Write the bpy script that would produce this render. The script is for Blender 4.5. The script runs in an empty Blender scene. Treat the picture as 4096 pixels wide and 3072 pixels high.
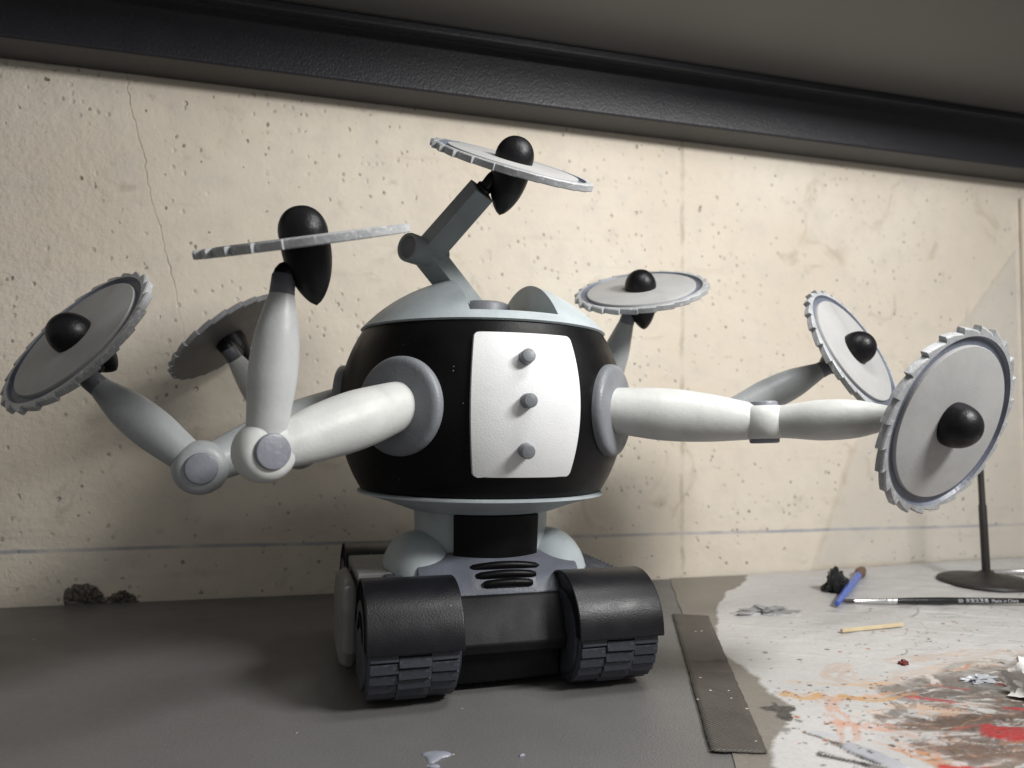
import bpy, bmesh, math, random
import numpy as np
from mathutils import Vector, Matrix, Quaternion
random.seed(7); rng = np.random.default_rng(11)
S = bpy.context.scene
COL = S.collection
PI = math.pi

# ------------------------------------------------------------------ camera
CAM = Vector((-0.1264, -0.5679, 0.1757))
YAW, PITCH, ROLL, FPX = 0.2585, 0.0558, 0.0137, 2967.4
cd = bpy.data.cameras.new('camera'); cam = bpy.data.objects.new('camera', cd); COL.objects.link(cam)
fwd = Vector((math.sin(YAW)*math.cos(PITCH), math.cos(YAW)*math.cos(PITCH), math.sin(PITCH)))
rgt = Vector((math.cos(YAW), -math.sin(YAW), 0)); upv = rgt.cross(fwd)
r2 = rgt*math.cos(ROLL) + upv*math.sin(ROLL); u2 = -rgt*math.sin(ROLL) + upv*math.cos(ROLL)
cam.matrix_world = Matrix(((r2.x, u2.x, -fwd.x, CAM.x), (r2.y, u2.y, -fwd.y, CAM.y), (r2.z, u2.z, -fwd.z, CAM.z), (0, 0, 0, 1)))
cd.sensor_width = 36; cd.lens = 36*FPX/4096; cd.clip_start = 0.01; cd.clip_end = 50
cd.dof.use_dof = True; cd.dof.focus_distance = 0.50; cd.dof.aperture_fstop = 7.5
S.camera = cam
# ------------------------------------------------------------------ world and lamps
w = bpy.data.worlds.new('World'); S.world = w; w.use_nodes = True
w.node_tree.nodes['Background'].inputs[0].default_value = (1.0, 0.98, 0.95, 1)
w.node_tree.nodes['Background'].inputs[1].default_value = 0.26
def area(name, loc, target, sx, sy, power, color):
    d = bpy.data.lights.new(name, 'AREA'); d.shape = 'RECTANGLE'; d.size = sx; d.size_y = sy
    d.energy = power; d.color = color
    o = bpy.data.objects.new(name, d); COL.objects.link(o); o.location = loc
    o.rotation_euler = (Vector(target)-Vector(loc)).to_track_quat('-Z', 'Y').to_euler()
    return o
area('desk_lamp', (0.55, -0.64, 0.680), (-0.04, 0.00, 0.14), 0.28, 0.13, 9.6, (1.0, 0.985, 0.968))
area('shelf_lamp', (0.17, -0.22, 0.570), (0.08, -0.02, 0.10), 0.24, 0.05, 1.2, (1.0, 0.985, 0.96))
S.view_settings.view_transform = 'Standard'; S.view_settings.look = 'None'
S.view_settings.exposure = 0.0; S.view_settings.gamma = 1.0; S.view_settings.use_curve_mapping = False
S.render.engine = 'CYCLES'

# ------------------------------------------------------------------ materials
def newmat(name):
    m = bpy.data.materials.new(name); m.use_nodes = True
    nt = m.node_tree; return m, nt, nt.nodes['Principled BSDF']
def N(nt, t, **kw):
    n = nt.nodes.new(t)
    for k, v in kw.items(): setattr(n, k, v)
    return n
def math_n(nt, op, a, b=None, c=None, clamp=False):
    n = nt.nodes.new('ShaderNodeMath'); n.operation = op; n.use_clamp = clamp
    for i, v in enumerate((a, b, c)):
        if v is None: continue
        if isinstance(v, (int, float)): n.inputs[i].default_value = v
        else: nt.links.new(v, n.inputs[i])
    return n.outputs[0]
def smooth(nt, v, a, b, lo=0.0, hi=1.0):
    n = nt.nodes.new('ShaderNodeMapRange'); n.interpolation_type = 'SMOOTHSTEP'
    nt.links.new(v, n.inputs[0]); n.inputs[1].default_value = a; n.inputs[2].default_value = b
    n.inputs[3].default_value = lo; n.inputs[4].default_value = hi
    return n.outputs[0]
def noise(nt, vec, scale, detail=3, rough=0.5, dist=0.0):
    n = nt.nodes.new('ShaderNodeTexNoise'); n.inputs['Scale'].default_value = scale
    n.inputs['Detail'].default_value = detail; n.inputs['Roughness'].default_value = rough
    n.inputs['Distortion'].default_value = dist
    nt.links.new(vec, n.inputs['Vector']); return n.outputs['Fac']
def mixc(nt, fac, a, b, mode='MIX'):
    n = nt.nodes.new('ShaderNodeMix'); n.data_type = 'RGBA'; n.blend_type = mode
    if isinstance(fac, (int, float)): n.inputs[0].default_value = fac
    else: nt.links.new(fac, n.inputs[0])
    for sock, v in ((n.inputs[6], a), (n.inputs[7], b)):
        if isinstance(v, tuple): sock.default_value = (*v, 1)
        else: nt.links.new(v, sock)
    return n.outputs[2]
def bump(nt, h, strength, dist, prev=None):
    n = nt.nodes.new('ShaderNodeBump'); n.inputs['Strength'].default_value = strength
    n.inputs['Distance'].default_value = dist; nt.links.new(h, n.inputs['Height'])
    if prev is not None: nt.links.new(prev, n.inputs['Normal'])
    return n.outputs[0]
def paint(name, col, rough=0.45, grain=420, gstr=0.25, mott=0.10, spec=0.4, speck=None, streak=True, wear=None, wavy=0.06):
    """hand-painted resin: mottled colour, brush grain, orange peel, a few specks of dust or chips"""
    m, nt, b = newmat(name)
    tc = N(nt, 'ShaderNodeTexCoord').outputs['Object']
    n1 = noise(nt, tc, 38, 4, 0.6)
    dark = tuple(c*(1-mott*1.6) for c in col); light = tuple(min(1, c*(1+mott)) for c in col)
    c = mixc(nt, smooth(nt, n1, 0.3, 0.7), dark, light)
    gr = noise(nt, tc, 17, 5, 0.68, 0.8)
    c = mixc(nt, smooth(nt, gr, 0.52, 0.74, 0, 0.24), c, tuple(q*0.45 for q in col))
    ms_ = N(nt, 'ShaderNodeMapping'); ms_.inputs['Rotation'].default_value = (0.5, 0.3, 0.9); ms_.inputs['Scale'].default_value = (1, 0.05, 1); nt.links.new(tc, ms_.inputs[0])
    sx = math_n(nt, 'MULTIPLY', smooth(nt, noise(nt, ms_.outputs[0], 240, 2), 0.71, 0.76), smooth(nt, noise(nt, tc, 25, 2), 0.52, 0.66, 0, 0.4))
    c = mixc(nt, sx, c, tuple(min(1, q*0.6+0.06) for q in col))
    if wear:
        n3 = noise(nt, tc, 300, 3, 0.7)
        c = mixc(nt, smooth(nt, n3, 0.54, 0.68), c, wear)
    if speck:
        v = N(nt, 'ShaderNodeTexVoronoi'); v.inputs['Scale'].default_value = 170; nt.links.new(tc, v.inputs['Vector'])
        sep = N(nt, 'ShaderNodeSeparateColor'); nt.links.new(v.outputs['Color'], sep.inputs[0])
        rad = math_n(nt, 'MULTIPLY', math_n(nt, 'GREATER_THAN', sep.outputs[0], 0.93), 0.075)
        c = mixc(nt, math_n(nt, 'LESS_THAN', v.outputs['Distance'], rad), c, speck)
    nt.links.new(c, b.inputs['Base Color'])
    nt.links.new(smooth(nt, noise(nt, tc, 90, 3), 0.25, 0.75, rough-0.035, rough+0.05), b.inputs['Roughness'])
    b.inputs['Specular IOR Level'].default_value = spec
    g = noise(nt, tc, grain, 2)
    if streak:
        mp = N(nt, 'ShaderNodeMapping'); mp.inputs['Scale'].default_value = (1, 1, 0.12); nt.links.new(tc, mp.inputs[0])
        g = math_n(nt, 'ADD', g, math_n(nt, 'MULTIPLY', noise(nt, mp.outputs[0], grain*0.8, 2), 0.6))
    bn = bump(nt, g, gstr, 0.0008)
    if wavy: bn = bump(nt, noise(nt, tc, 60, 2), wavy, 0.002, bn)
    nt.links.new(bn, b.inputs['Normal'])
    return m
M = {}
M['offwhite'] = paint('off_white_paint', (0.565, 0.575, 0.560), 0.42, 420, 0.14, 0.05, 0.35, (0.25, 0.25, 0.25))
M['palegrey'] = paint('pale_grey_paint', (0.365, 0.388, 0.395), 0.42, 380, 0.2, 0.06, 0.4)
M['dome'] = paint('ice_grey_paint', (0.405, 0.452, 0.470), 0.48, 420, 0.14, 0.05, 0.3)
M['bluegrey'] = paint('blue_grey_paint', (0.185, 0.195, 0.213), 0.42, 500, 0.25, 0.08, 0.4, (0.35, 0.36, 0.38))
M['capblue'] = paint('lilac_grey_paint', (0.215, 0.224, 0.258), 0.42, 450, 0.2, 0.08, 0.4, wear=(0.24, 0.25, 0.285))
M['white'] = paint('white_paint', (0.73, 0.74, 0.75), 0.42, 800, 0.16, 0.02, 0.35, streak=False)
M['black'] = paint('satin_black_paint', (0.0030, 0.0030, 0.0036), 0.40, 700, 0.14, 0.15, 0.17, (0.2, 0.2, 0.2), streak=False, wavy=0)
M['hub'] = paint('black_hub_paint', (0.0045, 0.0045, 0.0060), 0.40, 500, 0.25, 0.2, 0.26)
M['fender'] = paint('black_fender_paint', (0.0065, 0.0065, 0.0090), 0.38, 900, 0.16, 0.12, 0.36, (0.25, 0.25, 0.25), streak=False, wavy=0)
M['hull'] = paint('worn_black_paint', (0.010, 0.010, 0.011), 0.54, 900, 0.14, 0.2, 0.22, (0.2, 0.2, 0.2), streak=False, wavy=0)
M['slate'] = paint('slate_track_paint', (0.047, 0.051, 0.065), 0.40, 500, 0.2, 0.2, 0.45, wear=(0.062, 0.067, 0.083))
M['slateplate'] = paint('slate_plate_paint', (0.125, 0.135, 0.165), 0.45, 420, 0.3, 0.1, 0.4)
M['armgrey'] = paint('dark_grey_green_paint', (0.24, 0.265, 0.27), 0.5, 420, 0.15, 0.06, 0.35)
M['palearm'] = paint('mid_grey_green_paint', (0.29, 0.325, 0.33), 0.5, 420, 0.15, 0.06, 0.35)
M['midgrey'] = paint('cool_grey_paint', (0.475, 0.49, 0.485), 0.42, 420, 0.14, 0.05, 0.38)
M['collar'] = paint('wrist_grey_paint', (0.13, 0.135, 0.155), 0.42, 420, 0.25, 0.08, 0.4)
M['bladegrey'] = paint('blade_grey_paint', (0.365, 0.365, 0.36), 0.5, 520, 0.10, 0.04, 0.3, streak=False)
M['groove'] = paint('groove_blue_grey_paint', (0.13, 0.145, 0.185), 0.42, 420, 0.3, 0.15, 0.4, streak=False)
M['teeth'] = paint('rim_grey_paint', (0.36, 0.37, 0.38), 0.40, 400, 0.4, 0.12, 0.45, wear=(0.50, 0.51, 0.52), streak=False)
M['under'] = paint('blade_underside_paint', (0.16, 0.16, 0.165), 0.5, 420, 0.15, 0.06, 0.3, streak=False)
M['skirt'] = paint('shaded_skirt_grey', (0.22, 0.22, 0.215), 0.5, 420, 0.15, 0.06, 0.3)  # light grey skirts and deck plates, their shade mixed into the colour

# ------------------------------------------------------------------ helpers
def link_mesh(name, verts, faces, mat, parent=None, smooth_angle=35, bevel=0, bseg=2):
    me = bpy.data.meshes.new(name); me.from_pydata([tuple(v) for v in verts], [], faces); me.update()
    bm = bmesh.new(); bm.from_mesh(me); bmesh.ops.recalc_face_normals(bm, faces=bm.faces); bm.to_mesh(me); bm.free()
    return finish(name, me, mat, parent, smooth_angle, bevel, bseg)
def finish(name, me, mat, parent=None, smooth_angle=35, bevel=0, bseg=2):
    o = bpy.data.objects.new(name, me); COL.objects.link(o)
    if mat: me.materials.append(M[mat] if isinstance(mat, str) else mat)
    if smooth_angle:
        me.shade_smooth(); me.set_sharp_from_angle(angle=math.radians(smooth_angle))
    if bevel:
        md = o.modifiers.new('bevel', 'BEVEL'); md.width = bevel; md.segments = bseg; md.limit_method = 'ANGLE'; md.angle_limit = math.radians(40)
        md.harden_normals = True
    if parent: o.parent = parent
    return o
def frame(axis, ref=None):
    a = Vector(axis).normalized(); r = Vector(ref) if ref is not None else (Vector((0, 0, 1)) if abs(a.z) < 0.9 else Vector((0, -1, 0)))
    x = r - a*a.dot(r); x.normalize(); y = a.cross(x); return a, x, y
def lathe_data(prof, origin, axis, seg=48, ref=None, a0=0, a1=2*PI):
    a, x, y = frame(axis, ref); o = Vector(origin); V = []; F = []; full = abs(a1-a0-2*PI) < 1e-6
    n = seg if full else seg+1; rings = []
    for (t, r) in prof:
        if r < 1e-7: rings.append([len(V)]); V.append(o+a*t); continue
        ids = []
        for k in range(n):
            th = a0+(a1-a0)*k/seg; ids.append(len(V)); V.append(o+a*t+(x*math.cos(th)+y*math.sin(th))*r)
        rings.append(ids)
    for i in range(len(rings)-1):
        A, B = rings[i], rings[i+1]
        for k in range(seg if full else seg):
            k2 = (k+1) % n
            if len(A) == 1 and len(B) == 1: continue
            if len(A) == 1: F.append((A[0], B[k2], B[k]))
            elif len(B) == 1: F.append((A[k], A[k2], B[0]))
            else: F.append((A[k], A[k2], B[k2], B[k]))
    return V, F
def lathe(name, prof, origin, axis, mat, parent=None, seg=48, sharp=35, **kw):
    V, F = lathe_data(prof, origin, axis, seg, **kw); return link_mesh(name, V, F, mat, parent, sharp)
def spindle(keys, n=24):
    """smooth radius profile through (t, r) keys"""
    ts = [k[0] for k in keys]; rs = [k[1] for k in keys]; out = []
    for i in range(len(keys)-1):
        t0, t1 = ts[i], ts[i+1]
        m0 = (rs[i+1]-rs[max(i-1, 0)])/(ts[i+1]-ts[max(i-1, 0)]); m1 = (rs[min(i+2, len(rs)-1)]-rs[i])/(ts[min(i+2, len(rs)-1)]-ts[i])
        k = max(2, int(n*(t1-t0)/(ts[-1]-ts[0])))
        for j in range(k):
            u = j/k; h = t1-t0
            r = (2*u**3-3*u*u+1)*rs[i]+(u**3-2*u*u+u)*h*m0+(-2*u**3+3*u*u)*rs[i+1]+(u**3-u*u)*h*m1
            out.append((t0+u*h, r))
    out.append((ts[-1], rs[-1])); return out
def tube_data(pts, rads, seg=16):
    pts = [Vector(p) for p in pts]; V = []; F = []; x = None
    for i, p in enumerate(pts):
        d = (pts[min(i+1, len(pts)-1)]-pts[max(i-1, 0)]).normalized()
        if x is None: _, x, y = frame(d)
        x = (x-d*d.dot(x)).normalized(); y = d.cross(x); r = rads[i] if isinstance(rads, (list, tuple)) else rads
        for k in range(seg):
            th = 2*PI*k/seg; V.append(p+(x*math.cos(th)+y*math.sin(th))*r)
    for i in range(len(pts)-1):
        for k in range(seg):
            k2 = (k+1) % seg; F.append((i*seg+k, i*seg+k2, (i+1)*seg+k2, (i+1)*seg+k))
    F.append(tuple(range(seg-1, -1, -1))); F.append(tuple((len(pts)-1)*seg+k for k in range(seg)))
    return V, F
def tube(name, pts, rads, mat, parent=None, seg=16): V, F = tube_data(pts, rads, seg); return link_mesh(name, V, F, mat, parent, 50)
def bez(p0, p1, p2, p3, n=12):
    p0, p1, p2, p3 = map(Vector, (p0, p1, p2, p3))
    return [p0*(1-t)**3+p1*3*t*(1-t)**2+p2*3*t*t*(1-t)+p3*t**3 for t in [i/n for i in range(n+1)]]
def prism(name, poly, lo, hi, mat, parent=None, axis='x', xf=None, bevel=0.0012, bseg=2, sharp=35):
    """extrude a closed 2-D polygon along an axis"""
    def mk(a, b, h): return Vector((h, a, b)) if axis == 'x' else (Vector((a, h, b)) if axis == 'y' else Vector((a, b, h)))
    n = len(poly); V = [mk(a, b, lo) for a, b in poly]+[mk(a, b, hi) for a, b in poly]
    if xf: V = [xf @ v for v in V]
    F = [tuple(range(n)), tuple(range(2*n-1, n-1, -1))]+[(i, (i+1) % n, n+(i+1) % n, n+i) for i in range(n)]
    return link_mesh(name, V, F, mat, parent, sharp, bevel, bseg)
def boxm(name, x0, x1, y0, y1, z0, z1, mat, parent=None, bevel=0.001, xf=None, bseg=2):
    return prism(name, [(y0, z0), (y1, z0), (y1, z1), (y0, z1)], x0, x1, mat, parent, 'x', xf, bevel, bseg)
def obj_boolean(o, cutter, op='DIFFERENCE'):
    md = o.modifiers.new('cut', 'BOOLEAN'); md.operation = op; md.object = cutter; md.solver = 'EXACT'
    dg = bpy.context.evaluated_depsgraph_get(); me = bpy.data.meshes.new_from_object(o.evaluated_get(dg))
    o.modifiers.clear(); old = o.data; o.data = me; bpy.data.meshes.remove(old)
    bpy.data.objects.remove(cutter, do_unlink=True)
    me.shade_smooth(); me.set_sharp_from_angle(angle=math.radians(30))
def tag(o, label, cat=None, group=None, kind=None):
    if label: o['label'] = label
    if cat: o['category'] = cat
    if group: o['group'] = group
    if kind: o['kind'] = kind
    return o
def empty(name, loc, label, cat, group=None):
    o = bpy.data.objects.new(name, None); COL.objects.link(o); o.location = loc; o.empty_display_size = 0.02
    tag(o, label, cat, group); bpy.context.view_layer.update(); return o
def adopt(o, parent):
    """parent while keeping world coordinates"""
    o.parent = parent; o.matrix_parent_inverse = Matrix.Translation(parent.location).inverted(); return o

# ------------------------------------------------------------------ the wall
YW = 0.2333
def wall_material():
    m, nt, b = newmat('board_marked_concrete')
    geo = N(nt, 'ShaderNodeNewGeometry').outputs['Position']
    sep = N(nt, 'ShaderNodeSeparateXYZ'); nt.links.new(geo, sep.inputs[0]); X, Z = sep.outputs[0], sep.outputs[2]
    big = noise(nt, geo, 5, 4, 0.55)
    c = mixc(nt, smooth(nt, big, 0.3, 0.7), (0.650, 0.580, 0.480), (0.705, 0.648, 0.552))
    mid = noise(nt, geo, 34, 4, 0.6)
    c = mixc(nt, smooth(nt, mid, 0.42, 0.75, 0, 0.55), c, (0.58, 0.535, 0.47))
    c = mixc(nt, smooth(nt, noise(nt, geo, 16, 3, 0.6, 1.5), 0.60, 0.78, 0, 0.5), c, (0.40, 0.34, 0.26))
    # faint horizontal board streaks
    mp = N(nt, 'ShaderNodeMapping'); mp.inputs['Scale'].default_value = (0.09, 1, 1); nt.links.new(geo, mp.inputs[0])
    st = noise(nt, mp.outputs[0], 70, 3, 0.6)
    c = mixc(nt, smooth(nt, st, 0.60, 0.76, 0, 0.16), c, (0.42, 0.35, 0.27))
    # pores of several sizes
    heights = []; pitmask = None
    for sc, thr, rmin, rmax, seed in ((62, 0.64, 0.10, 0.36, 0.0), (125, 0.67, 0.12, 0.40, 3.1), (34, 0.74, 0.08, 0.24, 7.7), (240, 0.70, 0.15, 0.40, 9.2)):
        mpp = N(nt, 'ShaderNodeMapping'); mpp.inputs['Location'].default_value = (seed, 0, seed*0.7); mpp.inputs['Scale'].default_value = (1, 0.02, 0.82)
        nt.links.new(geo, mpp.inputs[0])
        wob = N(nt, 'ShaderNodeTexNoise'); wob.inputs['Scale'].default_value = sc*2.2; wob.inputs['Detail'].default_value = 2; nt.links.new(geo, wob.inputs['Vector'])
        va = N(nt, 'ShaderNodeVectorMath'); va.operation = 'MULTIPLY_ADD'; nt.links.new(wob.outputs['Color'], va.inputs[0])
        va.inputs[1].default_value = (0.30/sc,)*3; nt.links.new(mpp.outputs[0], va.inputs[2])
        v = N(nt, 'ShaderNodeTexVoronoi'); v.inputs['Scale'].default_value = sc; nt.links.new(va.outputs[0], v.inputs['Vector'])
        sc_ = N(nt, 'ShaderNodeSeparateColor'); nt.links.new(v.outputs['Color'], sc_.inputs[0])
        dens = smooth(nt, noise(nt, geo, 6.5+seed, 2), 0.30, 0.62)
        on = math_n(nt, 'GREATER_THAN', math_n(nt, 'ADD', math_n(nt, 'MULTIPLY', sc_.outputs[0], 0.60), math_n(nt, 'MULTIPLY', dens, 0.40)), thr)
        rr = math_n(nt, 'MULTIPLY', on, smooth(nt, math_n(nt, 'POWER', sc_.outputs[1], 2.0), 0, 1, rmin, rmax))
        q = math_n(nt, 'DIVIDE', v.outputs['Distance'], math_n(nt, 'MAXIMUM', rr, 0.001))
        pit = smooth(nt, q, 0.45, 1.0, 1.0, 0.0)
        heights.append((pit, 40.0/sc))
        dk = math_n(nt, 'MULTIPLY', smooth(nt, q, 0.15, 0.85, 1.0, 0.0), smooth(nt, sc_.outputs[2], 0.30, 0.95, 0.05, 0.80))
        pitmask = dk if pitmask is None else math_n(nt, 'MAXIMUM', pitmask, dk)
    c = mixc(nt, pitmask, c, (0.085, 0.075, 0.058))
    # cast seam, hairline crack, chalk line
    wig = noise(nt, geo, 26, 3, 0.7)
    seamd = math_n(nt, 'ABSOLUTE', math_n(nt, 'SUBTRACT', math_n(nt, 'ADD', X, math_n(nt, 'MULTIPLY', wig, 0.006)), 0.2977))
    seam = math_n(nt, 'MULTIPLY', smooth(nt, seamd, 0.0008, 0.0042, 1, 0), smooth(nt, noise(nt, geo, 30, 3), 0.36, 0.62, 0.12, 1))
    c = mixc(nt, math_n(nt, 'MULTIPLY', seam, 0.42), c, (0.27, 0.22, 0.16))
    wig2 = noise(nt, geo, 9, 4, 0.65)
    crk = math_n(nt, 'ADD', math_n(nt, 'MULTIPLY', math_n(nt, 'SUBTRACT', Z, 0.30), -0.24), math_n(nt, 'MULTIPLY', math_n(nt, 'SUBTRACT', wig2, 0.5), 0.045))
    crd = math_n(nt, 'ABSOLUTE', math_n(nt, 'SUBTRACT', math_n(nt, 'SUBTRACT', X, -0.268), crk))
    crack = math_n(nt, 'MULTIPLY', smooth(nt, crd, 0.0002, 0.0009, 1, 0), smooth(nt, Z, 0.24, 0.34))
    c = mixc(nt, math_n(nt, 'MULTIPLY', crack, 0.14), c, (0.13, 0.11, 0.09))
    ch = math_n(nt, 'ABSOLUTE', math_n(nt, 'SUBTRACT', math_n(nt, 'ADD', Z, math_n(nt, 'MULTIPLY', big, 0.004)), 0.0531))
    chm = math_n(nt, 'MULTIPLY', smooth(nt, ch, 0.0008, 0.0027, 1, 0), smooth(nt, noise(nt, geo, 22, 3), 0.30, 0.60, 0.25, 0.75))
    c = mixc(nt, chm, c, (0.27, 0.29, 0.36))
    nt.links.new(c, b.inputs['Base Color'])
    b.inputs['Roughness'].default_value = 0.85; b.inputs['Specular IOR Level'].default_value = 0.2
    rough_left = smooth(nt, X, -0.42, -0.22, 1.0, 0.25)
    fine = math_n(nt, 'MULTIPLY', noise(nt, geo, 150, 5, 0.65), rough_left)
    nb = bump(nt, fine, 0.8, 0.0022)
    hs = None
    for pit, k in heights:
        t = math_n(nt, 'MULTIPLY', pit, -k); hs = t if hs is None else math_n(nt, 'ADD', hs, t)
    hs = math_n(nt, 'SUBTRACT', hs, math_n(nt, 'MULTIPLY', crack, 0.3))
    hs = math_n(nt, 'SUBTRACT', hs, math_n(nt, 'MULTIPLY', seam, 0.35))
    nb = bump(nt, hs, 0.9, 0.0022, nb)
    nb = bump(nt, noise(nt, geo, 22, 3), 0.35, 0.006, nb)
    nt.links.new(nb, b.inputs['Normal'])
    return m
M['wall'] = wall_material()
wall = boxm('concrete_wall', -1.1, 1.5, YW, YW+0.08, -0.45, 0.95, 'wall', bevel=0)
tag(wall, 'rough beige cast concrete wall full of small pores behind the desk', None, kind='structure')
# broken-out corner at the desk edge: jagged grey aggregate
def broken(name, outline, parent):
    cx = sum(p[0] for p in outline)/len(outline); V = []; F = []; n = len(outline); K = 7
    for k in range(K+1):
        f = 1-k/K
        for (x, z) in outline:
            xx = cx+(x-cx)*f; zz = z*f
            V.append((xx+random.uniform(-1, 1)*0.0008*(k > 0), YW-0.0008-random.uniform(0, 0.0022)*(0 < k), max(-0.01, zz)+random.uniform(-1, 1)*0.0007*(k > 0)))
    for k in range(K):
        for i in range(n-1): F.append((k*n+i, k*n+i+1, (k+1)*n+i+1, (k+1)*n+i))
    return link_mesh(name, V, F, 'aggregate', parent, 0)
m, nt, b = newmat('broken_aggregate'); geo = N(nt, 'ShaderNodeNewGeometry').outputs['Position']
nt.links.new(mixc(nt, smooth(nt, noise(nt, geo, 260, 4, 0.7), 0.35, 0.65), (0.07, 0.062, 0.052), (0.24, 0.215, 0.185)), b.inputs['Base Color'])
nt.links.new(bump(nt, noise(nt, geo, 300, 4, 0.7), 1.0, 0.003), b.inputs['Normal']); b.inputs['Roughness'].default_value = 0.9
M['aggregate'] = m
def jag(pts, k=6, amp=0.0013):
    out = []
    for (a, b_) in zip(pts[:-1], pts[1:]):
        for j in range(k):
            t = j/k; out.append((a[0]+(b_[0]-a[0])*t+random.uniform(-amp, amp), a[1]+(b_[1]-a[1])*t+random.uniform(-amp, amp)))
    out.append(pts[-1]); return out
pa = broken('broken_patch', jag([(-.352, -.006), (-.3517, .0134), (-.3459, .0179), (-.3331, .0195), (-.324, .014), (-.3208, .0097), (-.3173, .0040), (-.314, -.006)]), wall)
pb = broken('broken_patch', jag([(-.317, -.006), (-.3150, .005), (-.3098, .008), (-.3023, .0122), (-.2954, .0070), (-.290, .005), (-.283, -.006)]), wall)
ret = boxm('wall_return', 0.808, 1.5, 0.2262, YW-0.0006, -0.45, 0.50, 'wall', bevel=0.002)
tag(ret, None, kind='structure')

# ------------------------------------------------------------------ the desk
def desk_material():
    m, nt, b = newmat('grey_desk_laminate')
    geo = N(nt, 'ShaderNodeNewGeometry').outputs['Position']
    c = mixc(nt, smooth(nt, noise(nt, geo, 9, 4, 0.6), 0.3, 0.7), (0.132, 0.129, 0.127), (0.146, 0.143, 0.142))
    c = mixc(nt, smooth(nt, noise(nt, geo, 14, 3, 0.6), 0.66, 0.8, 0, 0.2), c, (0.13, 0.09, 0.085))
    v = N(nt, 'ShaderNodeTexVoronoi'); v.inputs['Scale'].default_value = 62; nt.links.new(geo, v.inputs['Vector'])
    sc = N(nt, 'ShaderNodeSeparateColor'); nt.links.new(v.outputs['Color'], sc.inputs[0])
    rad = math_n(nt, 'MULTIPLY', math_n(nt, 'GREATER_THAN', sc.outputs[0], 0.80), smooth(nt, sc.outputs[1], 0, 1, 0.015, 0.06))
    c = mixc(nt, math_n(nt, 'LESS_THAN', v.outputs['Distance'], rad), c, (0.5, 0.47, 0.43))
    nt.links.new(c, b.inputs['Base Color'])
    nt.links.new(smooth(nt, noise(nt, geo, 30, 4), 0.3, 0.7, 0.40, 0.50), b.inputs['Roughness']); b.inputs['Specular IOR Level'].default_value = 0.45
    v2 = N(nt, 'ShaderNodeTexVoronoi'); v2.inputs['Scale'].default_value = 900; nt.links.new(geo, v2.inputs['Vector'])
    h = math_n(nt, 'ADD', v2.outputs['Distance'], noise(nt, geo, 700, 2))
    nt.links.new(bump(nt, h, 0.28, 0.0006), b.inputs['Normal'])
    return m
M['desk'] = desk_material()
desk = boxm('desk_top', -1.1, 1.5, -1.3, YW-0.003, -0.03, 0.0, 'desk', bevel=0.0015)
tag(desk, 'dark grey laminate desk top with fine leathery grain', None, kind='structure')

# ------------------------------------------------------------------ the shelf overhead
def shelf_mats():
    m, nt, b = newmat('black_powder_coat'); geo = N(nt, 'ShaderNodeNewGeometry').outputs['Position']
    nt.links.new(mixc(nt, noise(nt, geo, 40, 3), (0.014, 0.014, 0.018), (0.022, 0.022, 0.027)), b.inputs['Base Color'])
    b.inputs['Roughness'].default_value = 0.42; b.inputs['Specular IOR Level'].default_value = 0.5
    mp = N(nt, 'ShaderNodeMapping'); mp.inputs['Rotation'].default_value = (0, 0.5, 0); mp.inputs['Scale'].default_value = (1, 1, 0.55); nt.links.new(geo, mp.inputs[0])
    h = math_n(nt, 'ADD', noise(nt, mp.outputs[0], 620, 2, 0.6), math_n(nt, 'MULTIPLY', noise(nt, geo, 260, 2), 0.3))
    nt.links.new(bump(nt, h, 0.55, 0.0010), b.inputs['Normal']); M['powder'] = m
    m, nt, b = newmat('satin_shelf_board'); geo = N(nt, 'ShaderNodeNewGeometry').outputs['Position']
    nt.links.new(mixc(nt, noise(nt, geo, 8, 4, 0.6), (0.072, 0.071, 0.071), (0.090, 0.089, 0.089)), b.inputs['Base Color'])
    b.inputs['Roughness'].default_value = 0.36; b.inputs['Specular IOR Level'].default_value = 0.5
    nt.links.new(bump(nt, noise(nt, geo, 500, 2), 0.15, 0.0006), b.inputs['Normal']); M['board'] = m
shelf_mats()
sh = empty('shelf', (0.2, YW-0.03, 0.521), 'black wall shelf overhead with textured rear rail and grey underside', 'shelf')
adopt(boxm('rear_rail', -1.05, 1.45, 0.184, YW-0.0005, 0.5215, 0.60, 'powder', bevel=0.003, bseg=3), sh)
adopt(boxm('board', -1.05, 1.45, -0.06, 0.160, 0.5770, 0.600, 'board', bevel=0.002), sh)
adopt(boxm('board_edge', -1.05, 1.45, 0.153, 0.163, 0.5685, 0.5765, 'powder', bevel=0.0015), sh)

# ------------------------------------------------------------------ the robot
TH = 0.036
RZ = Matrix.Rotation(TH, 4, 'Z')
ZC, R = 0.1875, 0.11
robot = empty('toy_robot', (0, 0, 0), 'hand-painted grey and black toy robot on tracks with seven circular saw arms', 'robot')
def az(deg, r, z=0.0):     # direction around the body, 0 = front, + = to the photo's right
    a = math.radians(deg)+TH
    return Vector((math.sin(a)*r, -math.cos(a)*r, z))
# torso
def sphere_prof(z0, z1, n=40, rad=R): return [(z, math.sqrt(max(rad*rad-z*z, 0))) for z in [z0+(z1-z0)*i/n for i in range(n+1)]]
ST, SB = 0.0575, -0.0600
band = [(ST-0.0005, 0.03)]+list(reversed(sphere_prof(SB, ST)))+[(SB+0.0005, 0.03)]
lathe('torso_band', band, (0, 0, ZC), (0, 0, 1), 'black', robot, 128)
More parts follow.
